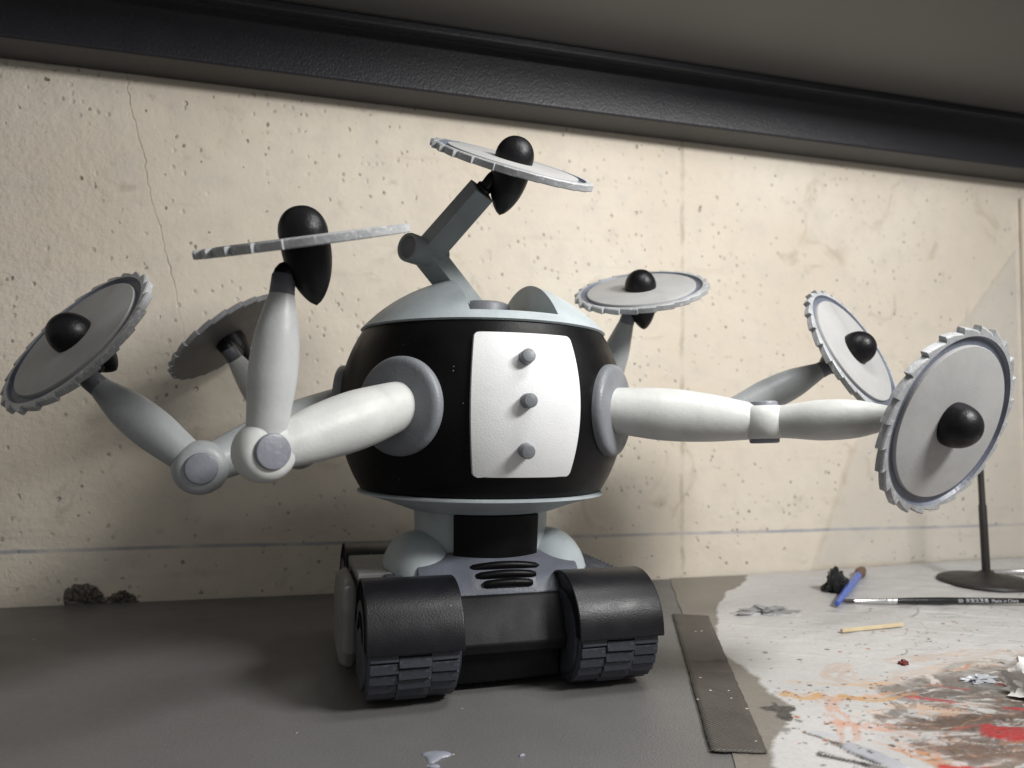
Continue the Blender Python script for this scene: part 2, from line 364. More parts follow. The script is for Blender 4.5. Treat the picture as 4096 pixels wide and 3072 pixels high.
# dome: flatter cap with a flat-bottomed slot cut from front to back
def cap_prof(z0, a, h, n=24):
    rr = (a*a+h*h)/(2*h); out = []
    for i in range(n+1):
        t = i/n; ang = math.asin(a/rr)*(1-t); out.append((z0+h-(rr-rr*math.cos(ang)), rr*math.sin(ang)))
    out[-1] = (z0+h, 0); return out
dprof = [(ST+0.0006, 0.0), (ST+0.0006, 0.0935), (ST+0.0018, 0.0950)]+cap_prof(ST+0.0018, 0.0950, 0.0430)[1:]
dome = lathe('dome', dprof, (0, 0, ZC), (0, 0, 1), 'dome', robot, 128)
V, F = [], []
cut = link_mesh('cutter', [RZ @ Vector((x, y, z)) for z in (ZC+0.0655, ZC+0.2) for x, y in ((-.0315, -.2), (.0315, -.2), (.0315, .2), (-.0315, .2))],
                [(0, 1, 2, 3), (4, 5, 6, 7), (0, 1, 5, 4), (1, 2, 6, 5), (2, 3, 7, 6), (3, 0, 4, 7)], None, None, 0)
obj_boolean(dome, cut)
dome.modifiers.new('bevel', 'BEVEL').width = 0.0008; dome.modifiers['bevel'].segments = 2; dome.modifiers['bevel'].limit_method = 'ANGLE'; dome.modifiers['bevel'].angle_limit = math.radians(30)
lathe('turret_disc', [(0, 0), (0, 0.0215), (0.0155, 0.0215), (0.0178, 0.0206), (0.0188, 0.0185), (0.0188, 0)], (0, 0.004, ZC+0.0655), (0, 0, 1), 'bluegrey', robot, 56)
# lower cap
lathe('lower_cap', [(SB-0.0006, 0), (SB-0.0006, 0.0930), (SB-0.0014, 0.0948), (SB-0.0026, 0.0948)]+[(SB-0.0026-0.0125*u**1.15, 0.0948-0.0385*u) for u in [i/14 for i in range(1, 15)]]+[(SB-0.0155, 0.050), (SB-0.0155, 0)], (0, 0, ZC), (0, 0, 1), 'dome', robot, 128)
# chest panel: shell proud of the band
def chest():
    nx, nz = 26, 44; V = []; F = []; zt, zb = 0.0490, -0.0455; wmax = 0.0376
    def pt(u, v, rad):
        z = zb+(zt-zb)*v; zz = (z-0.002)/0.047; wx = wmax*(1-0.115*zz*zz)
        cr = 0.0032   # rounded corners
        ez = max(0, (abs(v-0.5)*2-(1-2*cr/(zt-zb)))/(2*cr/(zt-zb))); wx -= cr*(1-math.sqrt(max(0, 1-ez*ez)))
        x = wx*u; y = -math.sqrt(max(0, rad*rad-x*x-z*z)); p = Vector((x, y, z))
        return RZ @ Matrix.Rotation(math.radians(1.2), 4, 'Z') @ p + Vector((0, 0, ZC))
    for rad in (R-0.002, R+0.0026):
        for j in range(nz+1):
            for i in range(nx+1): V.append(pt(-1+2*i/nx, 0.5-0.5*math.cos(PI*j/nz), rad))
    K = (nx+1)*(nz+1)
    for s in (0, K):
        for j in range(nz):
            for i in range(nx):
                a = s+j*(nx+1)+i; F.append((a, a+1, a+nx+2, a+nx+1))
    rim = [i for i in range(nx+1)]+[(j)*(nx+1)+nx for j in range(1, nz+1)]+[nz*(nx+1)+i for i in range(nx-1, -1, -1)]+[j*(nx+1) for j in range(nz-1, 0, -1)]
    for a, b_ in zip(rim, rim[1:]+rim[:1]): F.append((a, b_, b_+K, a+K))
    return link_mesh('chest_panel', V, F, 'white', robot, 40, 0.0012, 3)
panel = chest()
for zz in (0.0320, 0.0040, -0.0275):
    rr = math.sqrt((R+0.0026)**2-zz*zz); d = az(0.2, 1); d.z = zz/rr*0.55; d.normalize()
    o = az(0.2, rr, ZC+zz)-d*0.002
    lathe('button', [(0, 0.0050), (0.0040, 0.0048), (0.0086, 0.0047), (0.0094, 0.0043), (0.0096, 0.0038), (0.0096, 0)], o, d, 'bluegrey', panel, 28)
# neck
lathe('neck', [(0.064, 0.0495), (0.112, 0.0515), (0.1255, 0.0520)], (0, 0, 0), (0, 0, 1), 'dome', robot, 96)
def neck_plate():
    V = []; F = []; n = 30
    rows = [(0.1120, 0.0560), (0.0800, 0.0548), (0.0800, 0.046), (0.1120, 0.046)]
    for k in range(n+1):
        d = az(-35+70*k/n, 1)
        for z, r in rows: V.append(Vector((d.x*r, d.y*r, z-0.0*abs(k-n/2))))
    for k in range(n):
        for j in range(4): F.append((k*4+j, k*4+(j+1) % 4, (k+1)*4+(j+1) % 4, (k+1)*4+j))
    F += [(0, 1, 2, 3), tuple(n*4+j for j in (3, 2, 1, 0))]
    return link_mesh('neck_plate', V, F, 'black', robot, 40, 0.001, 2)
neck_plate()
# hull between the tracks
prism('hull', [(-0.0560, 0.004), (-0.0640, 0.0245), (-0.0870, 0.0262), (-0.0900, 0.0330), (-0.0765, 0.0600), (-0.074, 0.0615), (0.080, 0.0615), (0.092, 0.03), (0.08, 0.004)], -0.0395, 0.0395, 'hull', robot, 'x', RZ, 0.0015, 3)
prism('black_gap_fill', [(-0.0665, 0.0015), (-0.0790, 0.0060), (-0.0800, 0.0255), (-0.0600, 0.0255), (-0.0600, 0.0015)], -0.0372, 0.0372, 'black', robot, 'x', RZ, 0.0015, 2)  # black block filling the gap below the hull, between the tracks
# slate plate under the neck: sloping wedge with curved top edge
def slate():
    V = []; F = []; n = 20
    for k in range(n+1):
        x = -0.058+0.116*k/n; f = (x/0.058)**2
        sec = [(-0.0735+0.002*f, 0.0622), (-0.0545-0.004*(1-f), 0.0812-0.004*f), (-0.040, 0.0865-0.006*f), (0.03, 0.0865-0.006*f), (0.03, 0.0600), (-0.0735+0.002*f, 0.0605)]
        for y, z in sec: V.append(RZ @ Vector((x, y, z)))
    for k in range(n):
        for j in range(6): F.append((k*6+j, k*6+(j+1) % 6, (k+1)*6+(j+1) % 6, (k+1)*6+j))
    F += [tuple(range(6)), tuple(n*6+j for j in range(5, -1, -1))]
    return link_mesh('front_plate', V, F, 'slateplate', robot, 40, 0.001, 2)
plate = slate()
for k, (hw, t) in enumerate(((0.0262, 0.80), (0.0212, 0.52), (0.0172, 0.24))):
    pts = []
    for i in range(15):
        x = -hw+2*hw*i/14; f = (x/0.03)**2
        y = -0.0735+t*0.0175; z = 0.0622+t*0.0180
        pts.append(RZ @ Vector((x+0.002, y+0.0045*f-0.0022, z+0.0022-0.0040*f)))
    tube('vent_bar', pts, [0.0020]+[0.0027]*13+[0.0020], 'black', plate, 10)
# rounded grey lobes either side of the neck
for s in (-1, 1):
    V = []; F = []; n, m_ = 40, 22
    for j in range(m_+1):
        ph = PI*j/m_
        for k in range(n):
            th = 2*PI*k/n
            def se(c, e): return math.copysign(abs(c)**e, c)
            x = 0.0265*se(math.cos(ph), 0.9); rr = abs(math.sin(ph))**0.85
            y = 0.0465*rr*math.cos(th); z = 0.0345*rr*math.sin(th)
            V.append(RZ @ Vector((s*0.0500+x, -0.012+y, 0.0625+z)))
    for j in range(m_):
        for k in range(n): F.append((j*n+k, j*n+(k+1) % n, (j+1)*n+(k+1) % n, (j+1)*n+k))
    o = link_mesh('side_lobe', V, F, 'dome', robot, 60)
    bm = bmesh.new(); bm.from_mesh(o.data); bmesh.ops.remove_doubles(bm, verts=bm.verts, dist=1e-5); bm.to_mesh(o.data); bm.free()
# tracks, fenders, skirts
AY, AZ, WR = 0.0765, 0.0360, 0.0350      # axle offset, axle height, belt radius
XI, XO = 0.0375, 0.0980
def belt_loop(r, zoff=0.0, step=0.0085):
    """points (y, z, tangent angle) along the closed belt, starting at the top of the front wheel going down the front"""
    L = 2*AY; C = PI*r; tot = 2*C+2*L; n = int(tot/step); out = []
    for i in range(n):
        s = tot*i/n
        if s < C: a = PI/2+s/r; out.append((-AY+r*math.cos(a), AZ+r*math.sin(a), a))
        elif s < C+L: out.append((-AY+(s-C), AZ-r, 1.5*PI))
        elif s < 2*C+L: a = 1.5*PI+(s-C-L)/r; out.append((AY+r*math.cos(a), AZ+r*math.sin(a), a))
        else: out.append((AY-(s-2*C-L), AZ+r, PI/2))
    return out
def pad_mesh(hx, hl, h):
    V = [(-hx, -hl, 0), (hx, -hl, 0), (hx, hl, 0), (-hx, hl, 0), (-hx+.0006, -hl+.0008, h), (hx-.0006, -hl+.0008, h), (hx-.0006, hl-.0003, h*0.55), (-hx+.0006, hl-.0003, h*0.55)]
    F = [(3, 2, 1, 0), (4, 5, 6, 7), (0, 1, 5, 4), (1, 2, 6, 5), (2, 3, 7, 6), (3, 0, 4, 7)]
    me = bpy.data.meshes.new('tread_pad'); me.from_pydata(V, [], F); me.materials.append(M['slate']); return me
pm_side = pad_mesh(0.0091, 0.0035, 0.0028); pm_mid = pad_mesh(0.0106, 0.0035, 0.0040)
for s in (-1, 1):
    xc = s*(XI+XO)/2; hw = 0.0282
    loop = belt_loop(WR-0.0032, step=0.003)
    V = []; F = []; n = len(loop)
    for (y, z, a) in loop:
        for x in (xc-hw, xc+hw): V.append(RZ @ Vector((x, y, z)))
    for i in range(n): j = (i+1) % n; F.append((2*i, 2*i+1, 2*j+1, 2*j))
    F += [tuple(2*i for i in range(n-1, -1, -1)), tuple(2*i+1 for i in range(n))]
    track = link_mesh('track', V, F, 'slate', robot, 35, 0.001, 2)
    for row, off in ((-1, 0), (0, 0.5), (1, 0.08)):
        pads = belt_loop(WR-0.0033, step=0.0071); npd = len(pads)
        stuffV = []; stuffF = []
        for i in range(npd):
            y0, z0, a0 = pads[i]; y1, z1, a1 = pads[(i+1) % npd]
            y = y0+(y1-y0)*off; z = z0+(z1-z0)*off; a = a0+(a1-a0)*off if abs(a1-a0) < 1 else a0
            nrm = Vector((0, math.cos(a), math.sin(a))); tan = Vector((0, -math.sin(a), math.cos(a)))
            if z < 0.0050 or (y > -AY-0.002 and z < AZ): pass
            X = Vector((1, 0, 0)); x = xc+row*(0.0187)
            # local y runs against the direction of travel so the high edge of each pad is on top
            mat4 = Matrix(((1, 0, 0, x+random.uniform(-.0002, .0002)), (0, -tan.y, nrm.y, y), (0, -tan.z, nrm.z, z), (0, 0, 0, 1)))
            mat4 = RZ @ mat4 @ Matrix.Rotation(random.uniform(-0.02, 0.02), 4, 'Z')
            vis = y < -AY+0.004 and z < AZ+0.008
            me = pm_mid if row == 0 else pm_side
            if vis:
                o = bpy.data.objects.new('tread_pad', me); COL.objects.link(o); o.parent = track; o.matrix_local = mat4
                md = o.modifiers.new('bevel', 'BEVEL'); md.width = 0.0005; md.segments = 2
            else:
                base = len(stuffV); stuffV += [mat4 @ v.co for v in me.vertices]; stuffF += [tuple(base+q for q in p.vertices) for p in me.polygons]
        so = link_mesh('rear_tread', stuffV, stuffF, 'slate', track, 0); so['kind'] = 'stuff'
    # fenders front and rear: half drums
    for fs in (-1, 1):
        FR = 0.0375; poly = []
        a_start, a_end = (PI+0.02, 0.04) if fs < 0 else (-0.02, PI-0.04)
        for k in range(29):
            a = a_start+(a_end-a_start)*k/28; poly.append((fs*AY+FR*math.cos(a), AZ+0.0025+FR*math.sin(a)))
        for k in range(29):
            a = a_end+(a_start-a_end)*k/28; poly.append((fs*AY+(FR-0.0022)*math.cos(a), AZ+0.0025+(FR-0.0022)*math.sin(a)))
        fen = prism('fender', poly, xc-0.0302, xc+0.0302, 'fender', robot, 'x', RZ, 0.0011, 3)
        # closing side cheeks
        for cx in (-0.0292, 0.0264):
            pl = [(fs*AY+(FR-0.0024)*math.cos(a), AZ+0.0027+(FR-0.0024)*math.sin(a)) for a in [a_start+(a_end-a_start)*k/20 for k in range(21)]]
            prism('cheek', pl, xc+cx, xc+cx+0.0028, 'fender', fen, 'x', RZ, 0.0004, 1)
        # wheel hub under the fender
        for cx in (-1, 1):
            lathe('wheel', [(0, 0), (0, 0.027), (0.0012, 0.028), (0.0030, 0.028), (0.0036, 0.024), (0.0024, 0.012), (0.0036, 0.009), (0.0036, 0)], RZ @ Vector((xc+cx*0.0270, fs*AY, AZ)), RZ @ Vector((cx, 0, 0)), 'slate', track, 32)
    # side skirt between the fenders
    prism('side_skirt', [(-0.044, 0.020), (-0.035, 0.006), (0.035, 0.006), (0.044, 0.020), (0.044, 0.050), (0.030, 0.0655), (-0.030, 0.0655), (-0.044, 0.050)], *((s*0.094, s*0.1070) if s > 0 else (s*0.1070, s*0.094)), 'skirt', robot, 'x', RZ, 0.0055, 1, 0)
    boxm('deck_plate', xc-(0.0290 if s < 0 else 0.0200), xc+(0.0200 if s < 0 else 0.0060), -0.0375, 0.0375, 0.0668, 0.0722, 'skirt', robot, 0.0015, RZ)

# ------------------------------------------------------------------ saw blades
RB, RT, TB = 0.0600, 0.0566, 0.0050
def blade(center, n, hub_len=0.0345, spin=0.0, worn=0):
    c = Vector(center); a, x, y = frame(n); NT = 24; seg = 5
    V = []; F = []
    ang = []
    for k in range(NT):
        for j in range(seg+1):
            u = j/seg*0.985; th = 2*PI*(k+u)/NT+spin; ang.append((th, RT+(RB-RT)*u**0.9))
    M_ = len(ang)
    def ring(fr, t):
        ids = []
        for th, r in ang:
            rr = fr if fr > 0 else r+fr
            ids.append(len(V)); V.append(c+a*t+(x*math.cos(th)+y*math.sin(th))*rr)
        return ids
    rings = [ring(0.040, -TB), ring(-0.0005, -TB), ring(-0.0000001, -TB+0.0006), ring(-0.0000001, -0.0007), ring(-0.0009, 0), ring(0.0540, 0), ring(0.0528, -0.0020), ring(0.046, -0.0020)]
    for A, B_ in zip(rings[:-1], rings[1:]):
        for k in range(M_): F.append((A[k], A[(k+1) % M_], B_[(k+1) % M_], B_[k]))
    bl = link_mesh('saw_blade', V, F, 'teeth', robot, 32)
    me = bl.data; me.materials.append(M['groove']); me.materials.append(M['under'])
    for i, p in enumerate(me.polygons):
        rr = i//M_
        if rr in (5, 6): p.material_index = 1
        if rr == 0: p.material_index = 2
    V2, F2 = lathe_data([(-TB-0.00002, 0), (-TB-0.00002, 0.0405)], c, a, 72)
    link_mesh('back_plate', V2, F2, 'under', bl, 0)
    lathe('face_disc', [(-0.0020, 0.0482), (-0.0002, 0.0481), (0.0002, 0.0478), (0.0003, 0.0474), (0.0003, 0.0)], c, a, 'bladegrey', bl, 96)
    hr = 0.0139
    lathe('hub_dome', [(0.0002, hr*0.985), (0.002, hr)]+[(0.002+0.0152*math.sin(q), hr*max(math.cos(q), 0)**0.92) for q in [PI/2*i/14 for i in range(1, 14)]]+[(0.0172, 0)], c, a, 'hub', bl, 40)
    lathe('hub_cone', [(-TB+0.0003, hr*1.0)]+[(-TB-hub_len*u, hr*(1-u**2.1)**0.72 if u < 1 else 0) for u in [i/18 for i in range(0, 19)]], c, a, 'hub', bl, 40)
    return bl
def arm_segment(name, p0, p1, keys, mat, seg=36):
    p0, p1 = Vector(p0), Vector(p1); L = (p1-p0).length
    prof = [(0, 0)]+[(t*L, r) for t, r in spindle(keys, 30)]+[(L, 0)]
    return lathe(name, prof, p0, p1-p0, mat, robot, seg, 45)
UP = [(0, 0.0158), (0.12, 0.0170), (0.40, 0.0186), (0.70, 0.0168), (1.0, 0.0127)]
FO = [(0, 0.0110), (0.15, 0.0119), (0.42, 0.0136), (0.70, 0.0124), (0.90, 0.0090), (1.0, 0.0070)]
def elbow(center, axis, mat, capmat):
    hr, hh = 0.0177, 0.0116
    prof = []
    for i in range(17):
        q = -PI/2+PI*i/16; prof.append((hh*math.sin(q), 0.0094+(hr-0.0094)*max(math.cos(q), 0)**0.8))
    o = lathe('elbow_joint', [(-hh, 0)]+prof+[(hh, 0)], center, axis, mat, robot, 48, 60)
    for s in (-1, 1):
        lathe('pin_cap', [(0, 0.0101), (0.0022, 0.0101), (0.0032, 0.0096), (0.0036, 0.0085), (0.0036, 0)], Vector(center)+Vector(axis).normalized()*s*(hh-0.0006), Vector(axis)*s, capmat, o, 36)
    return o
def shoulder(deg, z=ZC):
    lathe('shoulder_disc', [(0.090, 0.0315), (0.1066, 0.0330), (0.1088, 0.0328), (0.1106, 0.0318), (0.1117, 0.0300), (0.1121, 0.0278), (0.1121, 0)], (0, 0, z), az(deg, 1), 'bluegrey', robot, 72)
    return az(deg, 0.109, z)
def stem(p0, d0, hubpt, inward, r=0.0060):
    p0 = Vector(p0); d0 = Vector(d0).normalized(); h = Vector(hubpt); L = (h-p0).length
    pts = bez(p0, p0+d0*L*0.55, h-Vector(inward).normalized()*L*0.5, h, 12)
    return tube('wrist_stem', pts, r, 'hub', robot, 18)
def saw_arm(sh_deg, elb, pin, bc, bn, wrist, mats, hub_len=0.0345, spin=0, hub_t=0.013):
    bc = Vector(bc); bn = Vector(bn).normalized(); elb = Vector(elb); wrist = Vector(wrist)
    s = shoulder(sh_deg)
    d = (elb-s).normalized()
    arm_segment('upper_arm', s-d*0.003, elb-d*0.007, UP, mats[0])
    elbow(elb, pin, mats[0], 'capblue')
    fd = (wrist-elb).normalized()
    fo = arm_segment('forearm', elb+fd*0.009, wrist, FO, mats[1])
    lathe('wrist_collar', [(-0.001, 0.0064), (0, 0.0070), (0.0105, 0.0066), (0.0115, 0.0060), (0.0115, 0)], wrist, fd, 'collar', fo, 30)
    bl = blade(bc, bn, hub_len, spin)
    hp = bc-bn*(TB+hub_t)                       # where the stem meets the hub cone
    we = wrist+fd*0.0105
    side = (hp-we)-bn*(hp-we).dot(bn)
    stem(we, fd, hp-side.normalized()*0.004, side+bn*0.2)
    return bl
# front-left arm (blade edge-on to the viewer)
saw_arm(-45, (-0.1535, -0.1290, 0.1592), (0.42, -0.90, 0.03), (-0.1353, -0.1366, 0.2809), (-0.2031, -0.2370, 0.9500), (-0.1465, -0.1325, 0.2480), ('offwhite', 'midgrey'), spin=0.05)
# left arm: its weak light is put into an all-over greyer colour
saw_arm(-103, (-0.1974, -0.0486, 0.1457), (0.17, -0.98, 0.0), (-0.2796, -0.0298, 0.2295), (-0.615, -0.547, 0.569), (-0.2610, -0.0372, 0.1965), ('palegrey', 'palegrey'), 0.030, 0.1)
# rear-left arm
saw_arm(-158, (-0.140, 0.150, 0.150), (0.3, -0.95, 0.0), (-0.2081, 0.1606, 0.2551), (-0.617, 0.173, 0.768), (-0.1965, 0.1310, 0.2310), ('offwhite', 'offwhite'), 0.030, 0.2)
# rear-right arm
saw_arm(150, (0.1215, 0.0890, 0.170), (0.9, -0.4, 0.0), (0.1518, 0.0386, 0.2995), (-0.260, -0.369, 0.892), (0.1455, 0.0560, 0.2700), ('offwhite', 'palegrey'), 0.034, 0.12)
# right arm behind
saw_arm(106, (0.2060, -0.0070, 0.1855), (0.1, 0.2, 0.97), (0.3064, -0.0463, 0.2426), (0.406, -0.790, 0.450), (0.2860, -0.0270, 0.2255), ('offwhite', 'palegrey'), 0.030, 0.0)
# front-right arm
saw_arm(45, (0.1754, -0.1129, 0.1803), (-0.03, 0.04, 1.0), (0.2427, -0.2048, 0.1804), (0.219, -0.916, -0.336), (0.2270, -0.1750, 0.1840), ('offwhite', 'offwhite'), 0.030, 0.03, 0.009)
# top arm: square bars and an open elbow barrel
def bar(name, p0, p1, w, h, roll, mat, taper=1.0):
    p0, p1 = Vector(p0), Vector(p1); a, x, y = frame(p1-p0)
    xr = x*math.cos(roll)+y*math.sin(roll); yr = a.cross(xr); V = []
    for p, k in ((p0, 1.0), (p1, taper)):
        for sx, sy in ((-1, -1), (1, -1), (1, 1), (-1, 1)): V.append(p+xr*sx*w*0.5*k+yr*sy*h*0.5*k)
    return link_mesh(name, V, [(0, 1, 2, 3), (4, 5, 6, 7), (0, 1, 5, 4), (1, 2, 6, 5), (2, 3, 7, 6), (3, 0, 4, 7)], mat, robot, 30, 0.0008, 2)
E7 = Vector((-0.0490, -0.0200, 0.3035)); B7 = Vector((-0.0030, 0.0060, 0.2600)); T7 = Vector((-0.0152, -0.0561, 0.3437))
ub = bar('upper_bar', E7-(T7-E7).normalized()*0.004, T7, 0.0175, 0.0165, 1.15, 'armgrey', 0.95)
bar('lower_bar', B7, E7, 0.0170, 0.0170, 0.30, 'palearm')
ax7 = Vector((-0.80, -0.60, 0.05)).normalized()
lathe('elbow_barrel', [(-0.014, 0), (-0.014, 0.0104), (0.0185, 0.0108), (0.0200, 0.0104), (0.0203, 0.0096), (0.0200, 0.0086), (0.0178, 0.0080), (0.0178, 0)], E7, ax7, 'armgrey', robot, 40)
lathe('barrel_recess_shade', [(0.0170, 0.0079), (0.0180, 0.0079), (0.0181, 0)], E7, ax7, 'under', robot, 32)  # dark disc painting the shade inside the barrel's open end
bD = Vector((0.0048, -0.0676, 0.3633)); nD = Vector((0.141, -0.447, 0.883)).normalized()
blade(bD, nD, 0.0345, 0.07)
d7 = (T7-E7).normalized()
lathe('wrist_collar', [(-0.001, 0.0055), (0.003, 0.0058), (0.004, 0.0050), (0.004, 0)], T7, d7, 'hub', ub, 28)
stem(T7+d7*0.003, d7, bD-nD*(TB+0.006)-Vector((0.006, 0, 0)), Vector((1, -0.1, 0.0)), 0.0042)

# ------------------------------------------------------------------ paint-covered paper taped to the desk
def vnoise(X, Y, sc, seed):
    g = np.random.default_rng(seed).random((257, 257)); x = X*sc+seed*3.7; y = Y*sc+seed*1.3
    xi = np.floor(x).astype(int); yi = np.floor(y).astype(int); fx = x-xi; fy = y-yi; fx = fx*fx*(3-2*fx); fy = fy*fy*(3-2*fy)
    a = g[xi % 257, yi % 257]; b_ = g[(xi+1) % 257, yi % 257]; c = g[xi % 257, (yi+1) % 257]; d = g[(xi+1) % 257, (yi+1) % 257]
    return (a*(1-fx)+b_*fx)*(1-fy)+(c*(1-fx)+d*fx)*fy
def fbm(X, Y, sc, seed, o=4):
    s = 0; a = 0.5; t = 0
    for k in range(o): s = s+a*vnoise(X, Y, sc*2**k, seed+k*13); t += a; a *= 0.55
    return s/t
def inpoly(X, Y, P):
    ins = np.zeros(X.shape, bool); n = len(P)
    for i in range(n):
        x0, y0 = P[i]; x1, y1 = P[(i+1) % n]
        c = ((y0 > Y) != (y1 > Y)) & (X < (x1-x0)*(Y-y0)/((y1-y0) if y1 != y0 else 1e-12)+x0); ins ^= c
    return ins
def sst(v, a, b): t = np.clip((v-a)/(b-a), 0, 1); return t*t*(3-2*t)
STEP = 0.0013
LEFT0, LEFT1 = (0.0860, -0.2250), (0.2650, 0.2000)        # left edge of the sheet on the desk
def build_sheet():
    ny = int((0.2300+0.300)/STEP); nx = int((0.86-0.03)/STEP)
    ys = np.linspace(-0.300, 0.2295, ny); us = np.linspace(0, 1, nx)
    le = LEFT0[0]+(LEFT1[0]-LEFT0[0])*(ys-LEFT0[1])/(LEFT1[1]-LEFT0[1])
    le = le+0.0006*np.sin(ys*90)
    X = le[:, None]+(0.90-le[:, None])*us[None, :]; Y = np.repeat(ys[:, None], nx, 1)
    wx = X+0.008*(fbm(X, Y, 45, 3)-0.5)+0.010*(fbm(X, Y, 14, 5)-0.5); wy = Y+0.008*(fbm(X, Y, 45, 8)-0.5)+0.010*(fbm(X, Y, 14, 9)-0.5)
    white = [(.40, .30), (.392, .245), (.3535, .1944), (.3063, .1521), (.2554, .0856), (.2163, .022), (.1903, -.0313), (.183, -.0615), (.1798, -.0975), (.1687, -.1273), (.169, -.1497), (.1527, -.1703), (.1316, -.1875), (.119, -.2013), (.1107, -.2213), (.10, -.33), (1.2, -.33), (1.2, .30)]
    Wm = inpoly(wx, wy, white).astype(float)
    k = np.ones(3)/3
    for _ in range(1): Wm = np.apply_along_axis(lambda r: np.convolve(r, k, 'same'), 1, Wm)
    film = np.array([0.175, 0.160, 0.138]); wcol = np.array([0.53, 0.527, 0.525])
    C = film*(1-Wm[..., None])*(0.9+0.2*fbm(X, Y, 20, 31)[..., None])+wcol*Wm[..., None]*(0.90+0.12*fbm(X, Y, 18, 21)[..., None])
    H = 0.0004*fbm(X, Y, 30, 40)
    def window(pts, pad):
        y0 = min(p[1] for p in pts)-pad; y1 = max(p[1] for p in pts)+pad; x0 = min(p[0] for p in pts)-pad; x1 = max(p[0] for p in pts)+pad
        j0 = max(0, int(np.searchsorted(ys, y0))); j1 = min(ny, int(np.searchsorted(ys, y1))+1)
        if j1-j0 < 2: return None
        la, lb = le[j0:j1].min(), le[j0:j1].max()
        i0 = max(0, int((x0-lb)/(0.90-lb)*(nx-1))-1); i1 = min(nx, int((x1-la)/(0.90-la)*(nx-1))+2)
        return (slice(j0, j1), slice(i0, i1)) if i1-i0 > 1 else None
    def stroke(pts, w, col, op=1.0, dry=0.0, edge=0.35, seed=1, thick=0.0, taper=0.0):
        sl = window(pts, 2.2*w+0.012)
        if sl is None: return
        PX, PY, GX, GY = wx[sl], wy[sl], X[sl], Y[sl]
        best = np.full(PX.shape, 9.0); T = np.zeros(PX.shape); SD = np.zeros(PX.shape); acc = 0.0
        for (a, b_) in zip(pts[:-1], pts[1:]):
            dx, dy = b_[0]-a[0], b_[1]-a[1]; L = math.hypot(dx, dy)
            t = np.clip(((PX-a[0])*dx+(PY-a[1])*dy)/(L*L), 0, 1); ex = PX-a[0]-t*dx; ey = PY-a[1]-t*dy; d = np.hypot(ex, ey)
            up = d < best; best = np.where(up, d, best); T = np.where(up, acc+t*L, T); SD = np.where(up, (ex*-dy+ey*dx)/L, SD); acc += L
        ww = w*(1+edge*2*(fbm(GX, GY, 1.1/w, seed)-0.5))
        if taper: ww = ww*np.clip((1-taper*T/acc), 0.05, 1)
        m = 1-sst(best/np.maximum(ww, 1e-5), 0.66, 1.02)
        if dry:
            stn = fbm(SD*1.0, T*0.10, 420, seed+50, 3); m = m*sst(stn, dry*0.62, dry*0.62+0.16)
            m = m*(0.72+0.28*sst(fbm(GX, GY, 140, seed+90, 3), 0.35, 0.6))
        m = np.clip(m*op, 0, 1)*np.clip(Wm[sl]+0.35+(op >= 1), 0, 1)
        tone = (0.78+0.44*fbm(GX, GY, 60, seed+7, 3))[..., None]
        C[sl] = C[sl]*(1-m[..., None])+np.clip(np.array(col)*tone, 0, 1)*m[..., None]; H[sl] += thick*m
    # thin curved grey lines and short streaks over the dry part
    for q in range(70):
        x0 = 0.27+0.45*random.random(); y0 = -0.11+0.18*random.random(); ang = -0.35+random.uniform(-.35, .35); L = random.uniform(.02, .09)
        pts = [(x0+L*t*math.cos(ang+0.7*t), y0+L*t*math.sin(ang+0.7*t)) for t in (0, .25, .5, .75, 1)]
        stroke(pts, random.uniform(.0007, .0017), (0.16, 0.155, 0.15), random.uniform(.35, .8), 0.75, 0.6, 100+q)
    for q in range(26):
        x0 = 0.36+0.34*random.random(); y0 = -0.06+0.10*random.random(); L = random.uniform(.015, .05)
        stroke([(x0, y0), (x0+L, y0-L*0.30)], random.uniform(.002, .005), (0.20, 0.195, 0.19), 0.6, 0.85, 0.6, 300+q)
    # pale tan wash swirls
    stroke([(.255, -.095), (.235, -.110), (.245, -.128), (.30, -.118), (.37, -.105)], .011, (0.50, 0.36, 0.27), 0.55, 0.55, 0.5, 11)
    stroke([(.30, -.090), (.38, -.085), (.46, -.10)], .010, (0.48, 0.33, 0.24), 0.5, 0.6, 0.5, 12)
    # big umber / grey wet areas
    stroke([(.262, -.150), (.31, -.138), (.40, -.128), (.50, -.135)], .020, (0.135, 0.115, 0.100), 0.93, 0.30, 0.5, 13)
    stroke([(.30, -.178), (.36, -.168), (.46, -.18)], .021, (0.15, 0.12, 0.10), 0.9, 0.32, 0.5, 14)
    stroke([(.215, -.187), (.25, -.195), (.29, -.20), (.36, -.205)], .015, (0.155, 0.095, 0.072), 0.9, 0.38, 0.5, 15)
    stroke([(.205, -.225), (.26, -.235), (.34, -.232)], .018, (0.17, 0.105, 0.08), 0.9, 0.40, 0.5, 16)
    stroke([(.255, -.172), (.275, -.182), (.30, -.176)], .012, (0.56, 0.55, 0.53), 0.9, 0.2, 0.5, 17)
    stroke([(.345, -.158), (.40, -.165)], .010, (0.55, 0.52, 0.49), 0.85, 0.4, 0.5, 18)
    stroke([(.31, -.212), (.36, -.218), (.42, -.215)], .008, (0.65, 0.60, 0.55), 0.9, 0.4, 0.5, 19)
    stroke([(.235, -.165), (.262, -.180), (.245, -.20)], .006, (0.55, 0.36, 0.24), 0.8, 0.5, 0.5, 20)
    # burnt orange washes
    stroke([(.198, -.140), (.188, -.160), (.182, -.180), (.168, -.196)], .009, (0.56, 0.27, 0.16), 0.6, 0.72, 0.5, 22)
    stroke([(.205, -.143), (.235, -.150), (.262, -.150)], .006, (0.60, 0.29, 0.12), 0.7, 0.78, 0.5, 23)
    stroke([(.180, -.181), (.205, -.192), (.222, -.214), (.205, -.238)], .008, (0.55, 0.26, 0.17), 0.65, 0.72, 0.5, 24)
